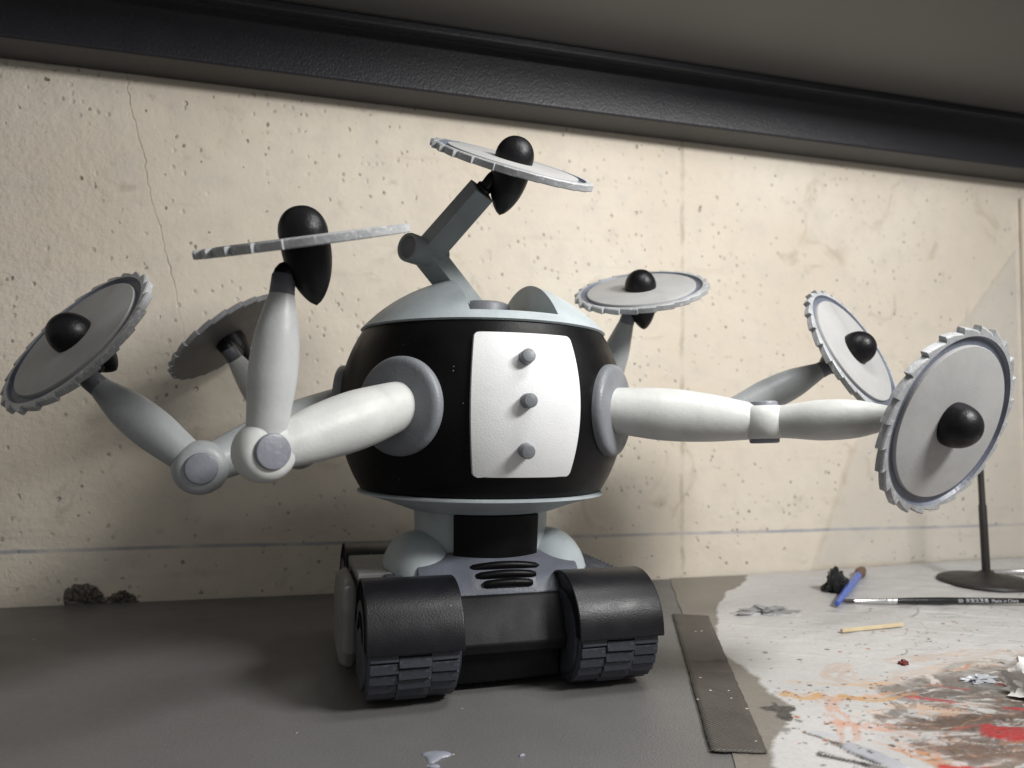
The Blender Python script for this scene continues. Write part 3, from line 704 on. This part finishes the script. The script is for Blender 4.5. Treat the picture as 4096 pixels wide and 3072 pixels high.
    stroke([(.160, -.199), (.185, -.212), (.198, -.232)], .006, (0.58, 0.25, 0.10), 0.75, 0.6, 0.5, 25)
    stroke([(.178, -.132), (.186, -.138), (.197, -.136)], .0055, (0.52, 0.27, 0.06), 0.85, 0.45, 0.6, 26)
    stroke([(.212, -.142), (.228, -.153), (.243, -.155)], .0045, (0.54, 0.29, 0.07), 0.85, 0.42, 0.6, 27)
    stroke([(.195, -.112), (.225, -.124), (.262, -.128)], .004, (0.60, 0.38, 0.20), 0.7, 0.7, 0.6, 28)
    # many small dry strokes worked over each other
    earth = [(0.16, 0.11, 0.085), (0.13, 0.115, 0.10), (0.22, 0.13, 0.09), (0.30, 0.17, 0.10), (0.12, 0.10, 0.09), (0.62, 0.57, 0.53), (0.55, 0.54, 0.53), (0.42, 0.26, 0.17), (0.10, 0.085, 0.075), (0.45, 0.20, 0.10)]
    for q in range(210):
        u_ = random.random(); x0 = 0.190+0.36*u_; y0 = -0.262+random.random()*(0.085+0.11*min(1, u_*1.6)); ang = random.gauss(-0.30, 0.30); L = random.uniform(.010, .040)
        cv = random.uniform(-.9, .9); pts = [(x0+L*t*math.cos(ang+cv*t), y0+L*t*math.sin(ang+cv*t)) for t in (0, .33, .66, 1)]
        stroke(pts, random.uniform(.0010, .0042), random.choice(earth), random.uniform(.5, .95), random.uniform(.45, .85), 0.6, 400+q)
    for q in range(46):
        x0 = random.uniform(.165, .30); y0 = random.uniform(-.245, -.135); ang = random.gauss(-0.9, 0.6); L = random.uniform(.006, .024)
        stroke([(x0, y0), (x0+L*math.cos(ang), y0+L*math.sin(ang))], random.uniform(.0008, .0034), random.choice([(0.55, 0.24, 0.10), (0.60, 0.30, 0.12), (0.50, 0.21, 0.13), (0.66, 0.46, 0.34), (0.58, 0.57, 0.565)]), random.uniform(.4, .85), random.uniform(.55, .85), 0.6, 700+q)
    stroke([(.275, -.155), (.31, -.145), (.40, -.135), (.50, -.142)], .013, (0.095, 0.080, 0.070), 0.95, 0.46, 0.6, 113)
    stroke([(.300, -.184), (.36, -.176), (.46, -.188)], .013, (0.105, 0.082, 0.068), 0.95, 0.48, 0.6, 114)
    stroke([(.225, -.190), (.25, -.198), (.29, -.203), (.36, -.208)], .010, (0.115, 0.068, 0.050), 0.95, 0.48, 0.6, 115)
    stroke([(.215, -.228), (.26, -.238), (.34, -.235)], .012, (0.125, 0.075, 0.055), 0.95, 0.48, 0.6, 116)
    for k_, (yy, x_, dr) in enumerate(((-.160, .285, .42), (-.172, .262, .46), (-.196, .245, .44), (-.214, .232, .46), (-.224, .250, .42), (-.246, .215, .46))):
        stroke([(x_, yy), (x_+.05, yy-.006), (x_+.12, yy+.004), (x_+.24, yy-.004)], .0085, [(0.085, 0.072, 0.064), (0.12, 0.095, 0.08), (0.10, 0.062, 0.047), (0.14, 0.088, 0.066)][k_ % 4], 0.92, dr+.08, 0.8, 930+k_*7)
    for q in range(60):
        x0 = random.uniform(.235, .46); y0 = random.uniform(-.255, -.135); ang = random.gauss(-0.25, 0.35); L = random.uniform(.008, .030)
        stroke([(x0, y0), (x0+L*math.cos(ang), y0+L*math.sin(ang))], random.uniform(.0008, .0026), random.choice([(0.58, 0.56, 0.54), (0.50, 0.42, 0.36), (0.06, 0.05, 0.045), (0.30, 0.17, 0.10), (0.34, 0.04, 0.04)]), random.uniform(.6, 1.0), random.uniform(.4, .75), 0.6, 1200+q)
    # reds
    stroke([(.256, -.158), (.274, -.170)], .0032, (0.42, 0.02, 0.04), 0.95, 0.25, 0.6, 32, 0.0004)
    stroke([(.300, -.185), (.318, -.198)], .0032, (0.45, 0.02, 0.03), 0.95, 0.2, 0.6, 33, 0.0004)
    stroke([(.335, -.150), (.362, -.166)], .0030, (0.40, 0.02, 0.03), 0.9, 0.3, 0.6, 34)
    stroke([(.262, -.213), (.285, -.228), (.30, -.232)], .0105, (0.36, 0.012, 0.018), 1.0, 0.0, 0.35, 35, 0.0012)
    stroke([(.197, -.243), (.215, -.252)], .006, (0.45, 0.02, 0.02), 1.0, 0.0, 0.4, 36, 0.0006)
    # black strokes and spots
    stroke([(.150, -.187), (.158, -.203)], .0016, (0.012, 0.012, 0.013), 1.0, 0.2, 0.4, 41)
    stroke([(.158, -.203), (.163, -.217), (.166, -.228)], .0050, (0.012, 0.012, 0.013), 1.0, 0.38, 0.5, 42)
    stroke([(.142, -.214), (.152, -.224), (.160, -.234)], .0042, (0.012, 0.012, 0.013), 1.0, 0.45, 0.5, 43)
    stroke([(.1545, -.1500), (.1640, -.1535)], .0055, (0.018, 0.018, 0.018), 1.0, 0.0, 0.8, 44)
    stroke([(.1590, -.1600), (.1545, -.1660)], .0045, (0.018, 0.018, 0.018), 1.0, 0.0, 0.8, 45)
    stroke([(.1600, -.1425), (.1600, -.150)], .0013, (0.03, 0.03, 0.03), 1.0, 0.0, 0.5, 46)
    stroke([(.140, -.1770), (.1425, -.1795)], .0045, (0.20, 0.20, 0.20), 0.9, 0.0, 0.6, 47)
    stroke([(.330, -.115), (.362, -.105), (.42, -.118)], .0038, (0.33, 0.31, 0.29), 0.9, 0.35, 0.5, 48, 0.0005)
    # lilac-grey wet paint
    stroke([(.163, -.2105), (.170, -.219), (.170, -.236)], .0070, (0.40, 0.415, 0.46), 1.0, 0.0, 0.25, 51, 0.0008)
    stroke([(.157, -.190), (.162, -.195)], .0048, (0.48, 0.49, 0.52), 0.9, 0.0, 0.5, 52)
    stroke([(.262, .062), (.300, .058), (.315, .050)], .0060, (0.42, 0.42, 0.42), 0.85, 0.25, 0.6, 53, 0.002)
    stroke([(.315, .018), (.335, .012)], .0050, (0.45, 0.45, 0.46), 0.8, 0.0, 0.5, 54)
    # spatter
    for q in range(620):
        x0 = random.uniform(.13, .60); y0 = random.uniform(-.25, .03)
        if random.random() < 0.35: y0 = random.uniform(-.23, -.12); x0 = random.uniform(.13, .30)
        r = random.uniform(.0007, .0016)*(1.6 if random.random() < .1 else 1)
        col = random.choice([(.05, .045, .04), (.05, .045, .04), (.10, .07, .05), (.22, .10, .05), (.16, .16, .17), (.35, .12, .05)])
        j = int((y0+0.300)/(0.5295)*(ny-1)); lx = LEFT0[0]+(LEFT1[0]-LEFT0[0])*(y0-LEFT0[1])/(LEFT1[1]-LEFT0[1]); i = int((x0-lx)/(0.90-lx)*(nx-1))
        if not (4 < i < nx-5 and 4 < j < ny-5): continue
        sl = (slice(j-4, j+5), slice(i-4, i+5)); d = np.hypot(X[sl]-x0, (Y[sl]-y0)*random.uniform(.8, 1.6)); mm = (1-sst(d/r, .6, 1.1))*Wm[sl]
        C[sl] = C[sl]*(1-mm[..., None])+np.array(col)*mm[..., None]
    # paper relief: ripples and a curled back edge
    Z = 0.0006+H+0.0040*Wm*np.abs(fbm(X*0.8+Y*0.5, Y*1.6-X*0.6, 17, 61)-0.5)*sst(X, 0.15, 0.30)
    Z += 0.0010*Wm*sst(np.sin((X*0.55+Y*1.0)*150+6*fbm(X, Y, 12, 71)), 0.75, 1.0)*fbm(X, Y, 9, 77)
    Z += 0.007*sst(Y, 0.150, 0.2295)**2*sst(X, 0.40, 0.75)
    V = np.stack([X, Y, Z], -1).reshape(-1, 3); idx = np.arange(ny*nx).reshape(ny, nx)
    Fq = np.stack([idx[:-1, :-1], idx[:-1, 1:], idx[1:, 1:], idx[1:, :-1]], -1).reshape(-1, 4)
    me = bpy.data.meshes.new('palette_paper'); me.vertices.add(len(V)); me.vertices.foreach_set('co', V.astype(np.float32).ravel())
    me.loops.add(Fq.size); me.loops.foreach_set('vertex_index', Fq.astype(np.int32).ravel())
    me.polygons.add(len(Fq)); me.polygons.foreach_set('loop_start', np.arange(0, Fq.size, 4, dtype=np.int32)); me.update(calc_edges=True)
    ca = me.color_attributes.new('paint', 'FLOAT_COLOR', 'POINT')
    ca.data.foreach_set('color', np.concatenate([np.clip(C, 0, 1), Wm[..., None]], -1).reshape(-1).astype(np.float32))
    me.shade_smooth()
    m, nt, b = newmat('paint_smeared_paper')
    vc = N(nt, 'ShaderNodeVertexColor'); vc.layer_name = 'paint'; geo = N(nt, 'ShaderNodeNewGeometry').outputs['Position']
    c = mixc(nt, smooth(nt, noise(nt, geo, 420, 3, 0.6), 0.35, 0.7, 0, 0.22), vc.outputs[0], (0.30, 0.28, 0.26))
    nt.links.new(c, b.inputs['Base Color']); b.inputs['Roughness'].default_value = 0.42; b.inputs['Specular IOR Level'].default_value = 0.4
    nt.links.new(bump(nt, noise(nt, geo, 380, 3), 0.25, 0.0008), b.inputs['Normal'])
    me.materials.append(m)
    o = bpy.data.objects.new('palette_paper', me); COL.objects.link(o)
    return o
sheet = build_sheet()
tag(sheet, 'white paper sheet smeared with brown, orange, red and black paint covering the desk', 'paper')
# duct tape strip
def ribbon(name, a0, a1, b0, b1, mat, n=60, mw=8, z=0.0016, wr=0.0, ragged=0.0):
    V = []; F = []
    for k in range(n+1):
        t = k/n
        for j in range(mw+1):
            u = j/mw; L = Vector((*a0, 0)).lerp(Vector((*a1, 0)), t); Rr = Vector((*b0, 0)).lerp(Vector((*b1, 0)), t)
            p = L.lerp(Rr, u+(random.uniform(-ragged, ragged) if j in (0, mw) else 0)); zz = z
            zz += wr*(max(0, 1-abs(t-0.52-0.03*u)/0.012)+0.6*max(0, 1-abs(t-0.22+0.05*u)/0.015)+0.5*max(0, 1-abs(t-0.44)/0.01))*(0.4+u)
            V.append((p.x+(random.uniform(-ragged, ragged)*0.04 if k in (0, n) else 0), p.y+(random.uniform(-.0006, .0006) if k in (0, n) else 0), zz))
    for k in range(n):
        for j in range(mw): i = k*(mw+1)+j; F.append((i, i+1, i+mw+2, i+mw+1))
    return link_mesh(name, V, F, mat, None, 180)
m, nt, b = newmat('dark_duct_tape'); geo = N(nt, 'ShaderNodeNewGeometry').outputs['Position']
mp = N(nt, 'ShaderNodeMapping'); mp.inputs['Rotation'].default_value = (0, 0, -0.41); nt.links.new(geo, mp.inputs[0])
wv = N(nt, 'ShaderNodeTexWave'); wv.inputs['Scale'].default_value = 170; wv.bands_direction = 'Y'; wv.inputs['Distortion'].default_value = 1.5; wv.inputs['Detail'].default_value = 2; nt.links.new(mp.outputs[0], wv.inputs['Vector'])
cc = mixc(nt, noise(nt, geo, 60, 4), (0.048, 0.042, 0.036), (0.092, 0.082, 0.072))
v = N(nt, 'ShaderNodeTexVoronoi'); v.inputs['Scale'].default_value = 180; nt.links.new(geo, v.inputs['Vector'])
sc = N(nt, 'ShaderNodeSeparateColor'); nt.links.new(v.outputs['Color'], sc.inputs[0])
dots = math_n(nt, 'LESS_THAN', v.outputs['Distance'], math_n(nt, 'MULTIPLY', math_n(nt, 'GREATER_THAN', sc.outputs[0], 0.88), 0.18))
nt.links.new(mixc(nt, dots, cc, (0.55, 0.54, 0.53)), b.inputs['Base Color']); b.inputs['Roughness'].default_value = 0.5
nt.links.new(bump(nt, wv.outputs['Fac'], 0.6, 0.001), b.inputs['Normal']); M['tape'] = m
tape = ribbon('duct_tape', (0.0851, -0.1985), (0.2024, 0.0754), (0.1142, -0.2080), (0.2317, 0.0619), 'tape', 70, 8, 0.0014, 0.0012, 0.012)
tag(tape, 'strip of dark grey duct tape holding down the left edge of the painted paper', 'tape')
sol = tape.modifiers.new('solid', 'SOLIDIFY'); sol.thickness = 0.0003; sol.offset = 1

# ------------------------------------------------------------------ small things on the desk
def simple(name, col, rough=0.5, metal=0.0, grain=300, g=0.2, spec=0.4):
    m = paint(name, col, rough, grain, g, 0.08, spec, streak=False); m.node_tree.nodes['Principled BSDF'].inputs['Metallic'].default_value = metal
    M[name] = m; return name
simple('brush_black', (0.010, 0.010, 0.011), 0.25, 0, 300, 0.03, 0.5); simple('ferrule', (0.75, 0.75, 0.76), 0.28, 1.0, 300, 0.05)
simple('bristle', (0.055, 0.045, 0.042), 0.6); simple('blue_plastic', (0.07, 0.14, 0.52), 0.3, 0, 200, 0.05); simple('brown_tip', (0.16, 0.10, 0.065), 0.7)
simple('wood', (0.66, 0.55, 0.36), 0.6, 0, 500, 0.4); simple('stand_black', (0.022, 0.021, 0.020), 0.5); simple('lump_black', (0.012, 0.012, 0.013), 0.35, 0, 300, 0.3)
simple('tissue_white', (0.74, 0.73, 0.71), 0.7, 0, 300, 0.6); simple('dab_grey', (0.40, 0.42, 0.45), 0.3, 0, 200, 0.2); simple('dry_grey', (0.30, 0.30, 0.30), 0.7, 0, 300, 0.6)
simple('label_blue', (0.07, 0.20, 0.38), 0.5); simple('label_yellow', (0.40, 0.33, 0.10), 0.5); simple('drop_grey', (0.27, 0.285, 0.34), 0.32, 0, 120, 0.1); simple('print_grey', (0.55, 0.56, 0.58), 0.4)
def brush(loc, end, label, mats, tip=0.016, fer=0.043, L=0.19, print_=False):
    p0 = Vector(loc); d = (Vector(end)-p0).normalized(); e = empty('paint_brush', p0, label, 'paint brush')
    adopt(lathe('bristles', [(0, 0.0002)]+[(tip*t, 0.0021*math.sin(t*PI*0.62)**0.8) for t in (.15, .3, .5, .7, .85, 1.0)]+[(tip+0.002, 0.0019)], p0, d, mats[0], None, 16), e)
    adopt(lathe('ferrule', [(tip, 0.0021), (tip+fer*.75, 0.0029), (tip+fer*.76, 0.0032), (tip+fer*.80, 0.0029), (tip+fer*.84, 0.0032), (tip+fer*.88, 0.0029), (tip+fer, 0.0031), (tip+fer, 0.0)], p0, d, mats[1], None, 24), e)
    h = tip+fer; adopt(lathe('handle', [(h-0.001, 0), (h-0.001, 0.0028), (h+0.02, 0.0034), (h+0.045, 0.0037), (h+0.10, 0.0030), (h+L, 0.0018), (h+L+0.001, 0)], p0, d, mats[2], None, 24), e)
    if print_:
        cu = bpy.data.curves.new('print', 'FONT'); cu.body = '00  \u5929\u81f3\u56e0\u56f0\u7f8e  Made In China'; cu.size = 0.0048; cu.align_x = 'LEFT'
        t = bpy.data.objects.new('print', cu); COL.objects.link(t); dg = bpy.context.evaluated_depsgraph_get()
        me = bpy.data.meshes.new_from_object(t.evaluated_get(dg)); bpy.data.objects.remove(t)
        # wrap the lettering round the handle
        view = (CAM-(p0+d*(h+0.06))); view = (view-d*view.dot(d)).normalized(); sidev = d.cross(view)*-1
        if sidev.z < 0: sidev = -sidev
        for v_ in me.vertices:
            x, y = v_.co.x, v_.co.y-0.0017; r = 0.00372-(max(0, x-0.0)*0.012); ang = y/r
            v_.co = p0+d*(h+0.062+x)+view*(r*math.cos(ang))+sidev*(r*math.sin(ang))
        adopt(finish('print', me, 'print_grey', None, 0), e)
    return e
brush((0.3840, 0.0760, 0.0048), (0.5697, 0.0330, 0.0062), 'black-handled fine paint brush with silver ferrule lying across the white paper', ('bristle', 'ferrule', 'brush_black'), print_=True)
brush((0.6600, 0.1700, 0.0060), (0.80, 0.145, 0.0060), 'paint brush with silver ferrule lying behind the black stand', ('brown_tip', 'ferrule', 'brush_black'), 0.018, 0.05)
def stick():
    p0 = Vector((0.3720, 0.0620, 0.0060)); p1 = Vector((0.5200, 0.2030, 0.0065)); d = (p1-p0).normalized(); L = (p1-p0).length
    e = empty('brush_handle', p0, 'blue plastic brush with brown tip lying pointed at the wall', 'paint brush')
    adopt(lathe('handle', [(0, 0), (0.001, 0.0026), (L*0.4, 0.0042), (L*0.8, 0.0040), (L*0.82, 0.0036), (L*0.82, 0)], p0, d, 'blue_plastic', None, 20), e)
    adopt(lathe('tip', [(L*0.82, 0), (L*0.82, 0.0040), (L*0.9, 0.0062), (L*1.0, 0.0045), (L*1.02, 0)], p0, d, 'brown_tip', None, 20), e)
stick()
from mathutils import noise as mnoise
def lump(name, c, r, mat, label, cat, seed, rough=0.5, freq=2.2, n=4):
    bm = bmesh.new(); bmesh.ops.create_icosphere(bm, subdivisions=n, radius=1.0); off = Vector((seed*3.1, seed*1.7, seed*0.9))
    for v_ in bm.verts:
        q = v_.co.normalized(); f = 0.85+rough*mnoise.noise(q*freq+off)+rough*0.6*abs(mnoise.noise(q*freq*2.1+off))-0.25*rough*abs(mnoise.noise(q*freq*4.3+off))
        v_.co = Vector((q.x*r[0]*f, q.y*r[1]*f, max(-0.12, q.z)*r[2]*f))+Vector(c)
    me = bpy.data.meshes.new(name); bm.to_mesh(me); bm.free(); o = finish(name, me, mat, None, 40); tag(o, label, cat); return o
lump('putty_lump', (0.424, 0.128, 0.004), (0.0135, 0.010, 0.0200), 'lump_black', 'small crumpled black lump beside the blue brush', 'putty', 3, 0.75, 1.5)
lump('dried_paint', (0.292, 0.060, 0.0022), (0.0270, 0.0085, 0.0055), 'dry_grey', 'flat grey crust of dried paint near the left edge of the paper', 'dried paint', 5, 0.95, 2.2)
lump('tissue', (0.3420, -0.1760, 0.006), (0.0200, 0.0230, 0.0200), 'tissue_white', 'crumpled white tissue cut off at the right edge of the picture', 'tissue', 8, 0.6, 2.4)
lump('paint_dab', (0.3290, -0.1395, 0.0022), (0.0130, 0.0060, 0.0032), 'dab_grey', 'thick smear of pale grey paint on the brown smears', 'paint dab', 9, 0.7, 2.5)
lump('red_crumb', (0.3025, -0.0985, 0.0020), (0.0035, 0.0030, 0.0034), simple('crumb_red', (0.16, 0.03, 0.025)), 'dark red crumb of dried paint on the paper beyond the brown smears', 'paint crumb', 12, 0.8, 1.8, n=3)
ms = prism('matchstick', [(-0.0016, 0.0008), (0.0016, 0.0008), (0.0016, 0.0036), (-0.0016, 0.0036)], 0, 0.0690, 'wood', None, 'x', Matrix.Translation((0.3155, -0.0145, 0.0014)) @ Matrix.Rotation(0.083, 4, 'Z'), 0.0004, 1)
tag(ms, 'short pale wooden stick broken off at both ends lying on the paper', 'wooden stick')
# display stand
st = empty('stand', (0.627, 0.1290, 0.001), 'black round-footed metal stand behind the largest right-hand saw blade', 'stand')
adopt(lathe('base', [(0, 0), (0, 0.0500), (0.0015, 0.0510), (0.0040, 0.0495), (0.0062, 0.044), (0.0075, 0.030), (0.0105, 0.012), (0.0140, 0.0065), (0.0140, 0)], (0.627, 0.1290, 0.0016), (0, 0, 1), 'stand_black', None, 64), st)
adopt(lathe('pole', [(0, 0.0044), (0.078, 0.0042), (0.080, 0.0034), (0.200, 0.0032), (0.200, 0)], (0.627, 0.1290, 0.0125), (-0.045, 0, 1), 'stand_black', None, 24), st)
# blue and yellow label on the wall at the right edge
sb = empty('sticker', (0.806, 0.2255, 0.125), 'small blue and yellow label on the wall at the far right edge', 'label')
adopt(boxm('blue_field', 0.8085, 0.850, 0.2235, 0.2259, 0.1200, 0.1370, 'label_blue', None, 0.0008), sb)
adopt(boxm('yellow_field', 0.8085, 0.850, 0.2235, 0.2259, 0.1080, 0.1195, 'label_yellow', None, 0.0008), sb)
# dried drop of grey paint on the bare desk
def drop(name, pts, label):
    n = len(pts); cx = sum(p[0] for p in pts)/n; cy = sum(p[1] for p in pts)/n; V = [(cx, cy, 0.0011)]; F = []
    for f, z in ((0.75, 0.0010), (0.93, 0.0007), (1.0, 0.0001)):
        for (x, y) in pts: V.append((cx+(x-cx)*f, cy+(y-cy)*f, z))
    for i in range(n):
        j = (i+1) % n; F.append((0, 1+i, 1+j))
        for r in range(2): F.append((1+r*n+i, 1+(r+1)*n+i, 1+(r+1)*n+j, 1+r*n+j))
    o = link_mesh(name, V, F, 'drop_grey', None, 80); tag(o, label, 'paint drop'); return o
def blob(cx, cy, rx, ry, rot=0, n=28, tail=None, amp=0.06):
    out = []
    for i in range(n):
        t = 2*PI*i/n; r = 1+random.uniform(-amp, amp)
        x, y = rx*math.cos(t)*r, ry*math.sin(t)*r
        if tail and math.cos(t-tail[0]) > 0.80: k = (math.cos(t-tail[0])-0.80)/0.20; x += math.cos(tail[0])*tail[1]*k**1.5; y += math.sin(tail[0])*tail[1]*k**1.5
        out.append((cx+x*math.cos(rot)-y*math.sin(rot), cy+x*math.sin(rot)+y*math.cos(rot)))
    return out
drop('paint_drop', blob(-0.0590, -0.1665, 0.0080, 0.0040, -0.2, 36, (-1.75, 0.0065), 0.03), 'teardrop of dried lilac-grey paint on the bare desk in front of the tracks')
drop('paint_drop', blob(-0.0625, -0.1800, 0.0032, 0.0018, -0.2, 20, None, 0.05), 'small round paint drop at the bottom edge, under the teardrop')
drop('paint_drop', blob(-0.0150, -0.1780, 0.0018, 0.0010, 0.4, 18, None, 0.25), 'tiny pale paint speck on the bare desk right of the teardrop')

# thin pale translucent sheet in front of the wall at the right
m, nt, b = newmat('pale_translucent')
for n_ in list(nt.nodes):
    if n_.type == 'BSDF_PRINCIPLED': nt.nodes.remove(n_)
out = [n_ for n_ in nt.nodes if n_.type == 'OUTPUT_MATERIAL'][0]
tr = N(nt, 'ShaderNodeBsdfTransparent'); df = N(nt, 'ShaderNodeBsdfDiffuse'); df.inputs[0].default_value = (0.72, 0.74, 0.76, 1)
tl = N(nt, 'ShaderNodeBsdfTranslucent'); tl.inputs[0].default_value = (0.72, 0.74, 0.76, 1)
mx = N(nt, 'ShaderNodeMixShader'); mx.inputs[0].default_value = 0.3; nt.links.new(df.outputs[0], mx.inputs[1]); nt.links.new(tl.outputs[0], mx.inputs[2])
mx2 = N(nt, 'ShaderNodeMixShader'); mx2.inputs[0].default_value = 0.11; nt.links.new(tr.outputs[0], mx2.inputs[1]); nt.links.new(mx.outputs[0], mx2.inputs[2]); nt.links.new(mx2.outputs[0], out.inputs[0])
M['film'] = m
fp = [(0.799, 0.432), (0.7180, 0.3400), (0.5760, 0.2100), (0.5350, 0.165), (0.470, 0.012), (0.799, 0.012)]
V = [Vector((x, 0.2185+0.0035*math.sin(x*21+z*9)+0.002, z)) for x, z in fp]; V2 = [v_+Vector((0, 0.0004, 0)) for v_ in V]
fo = link_mesh('pale_sheet', V+V2, [tuple(range(6)), tuple(range(11, 5, -1))]+[(i, (i+1) % 6, 6+(i+1) % 6, 6+i) for i in range(6)], 'film', None, 0)
tag(fo, 'pale translucent sheet with a slanting edge against the wall at the right', 'plastic film')
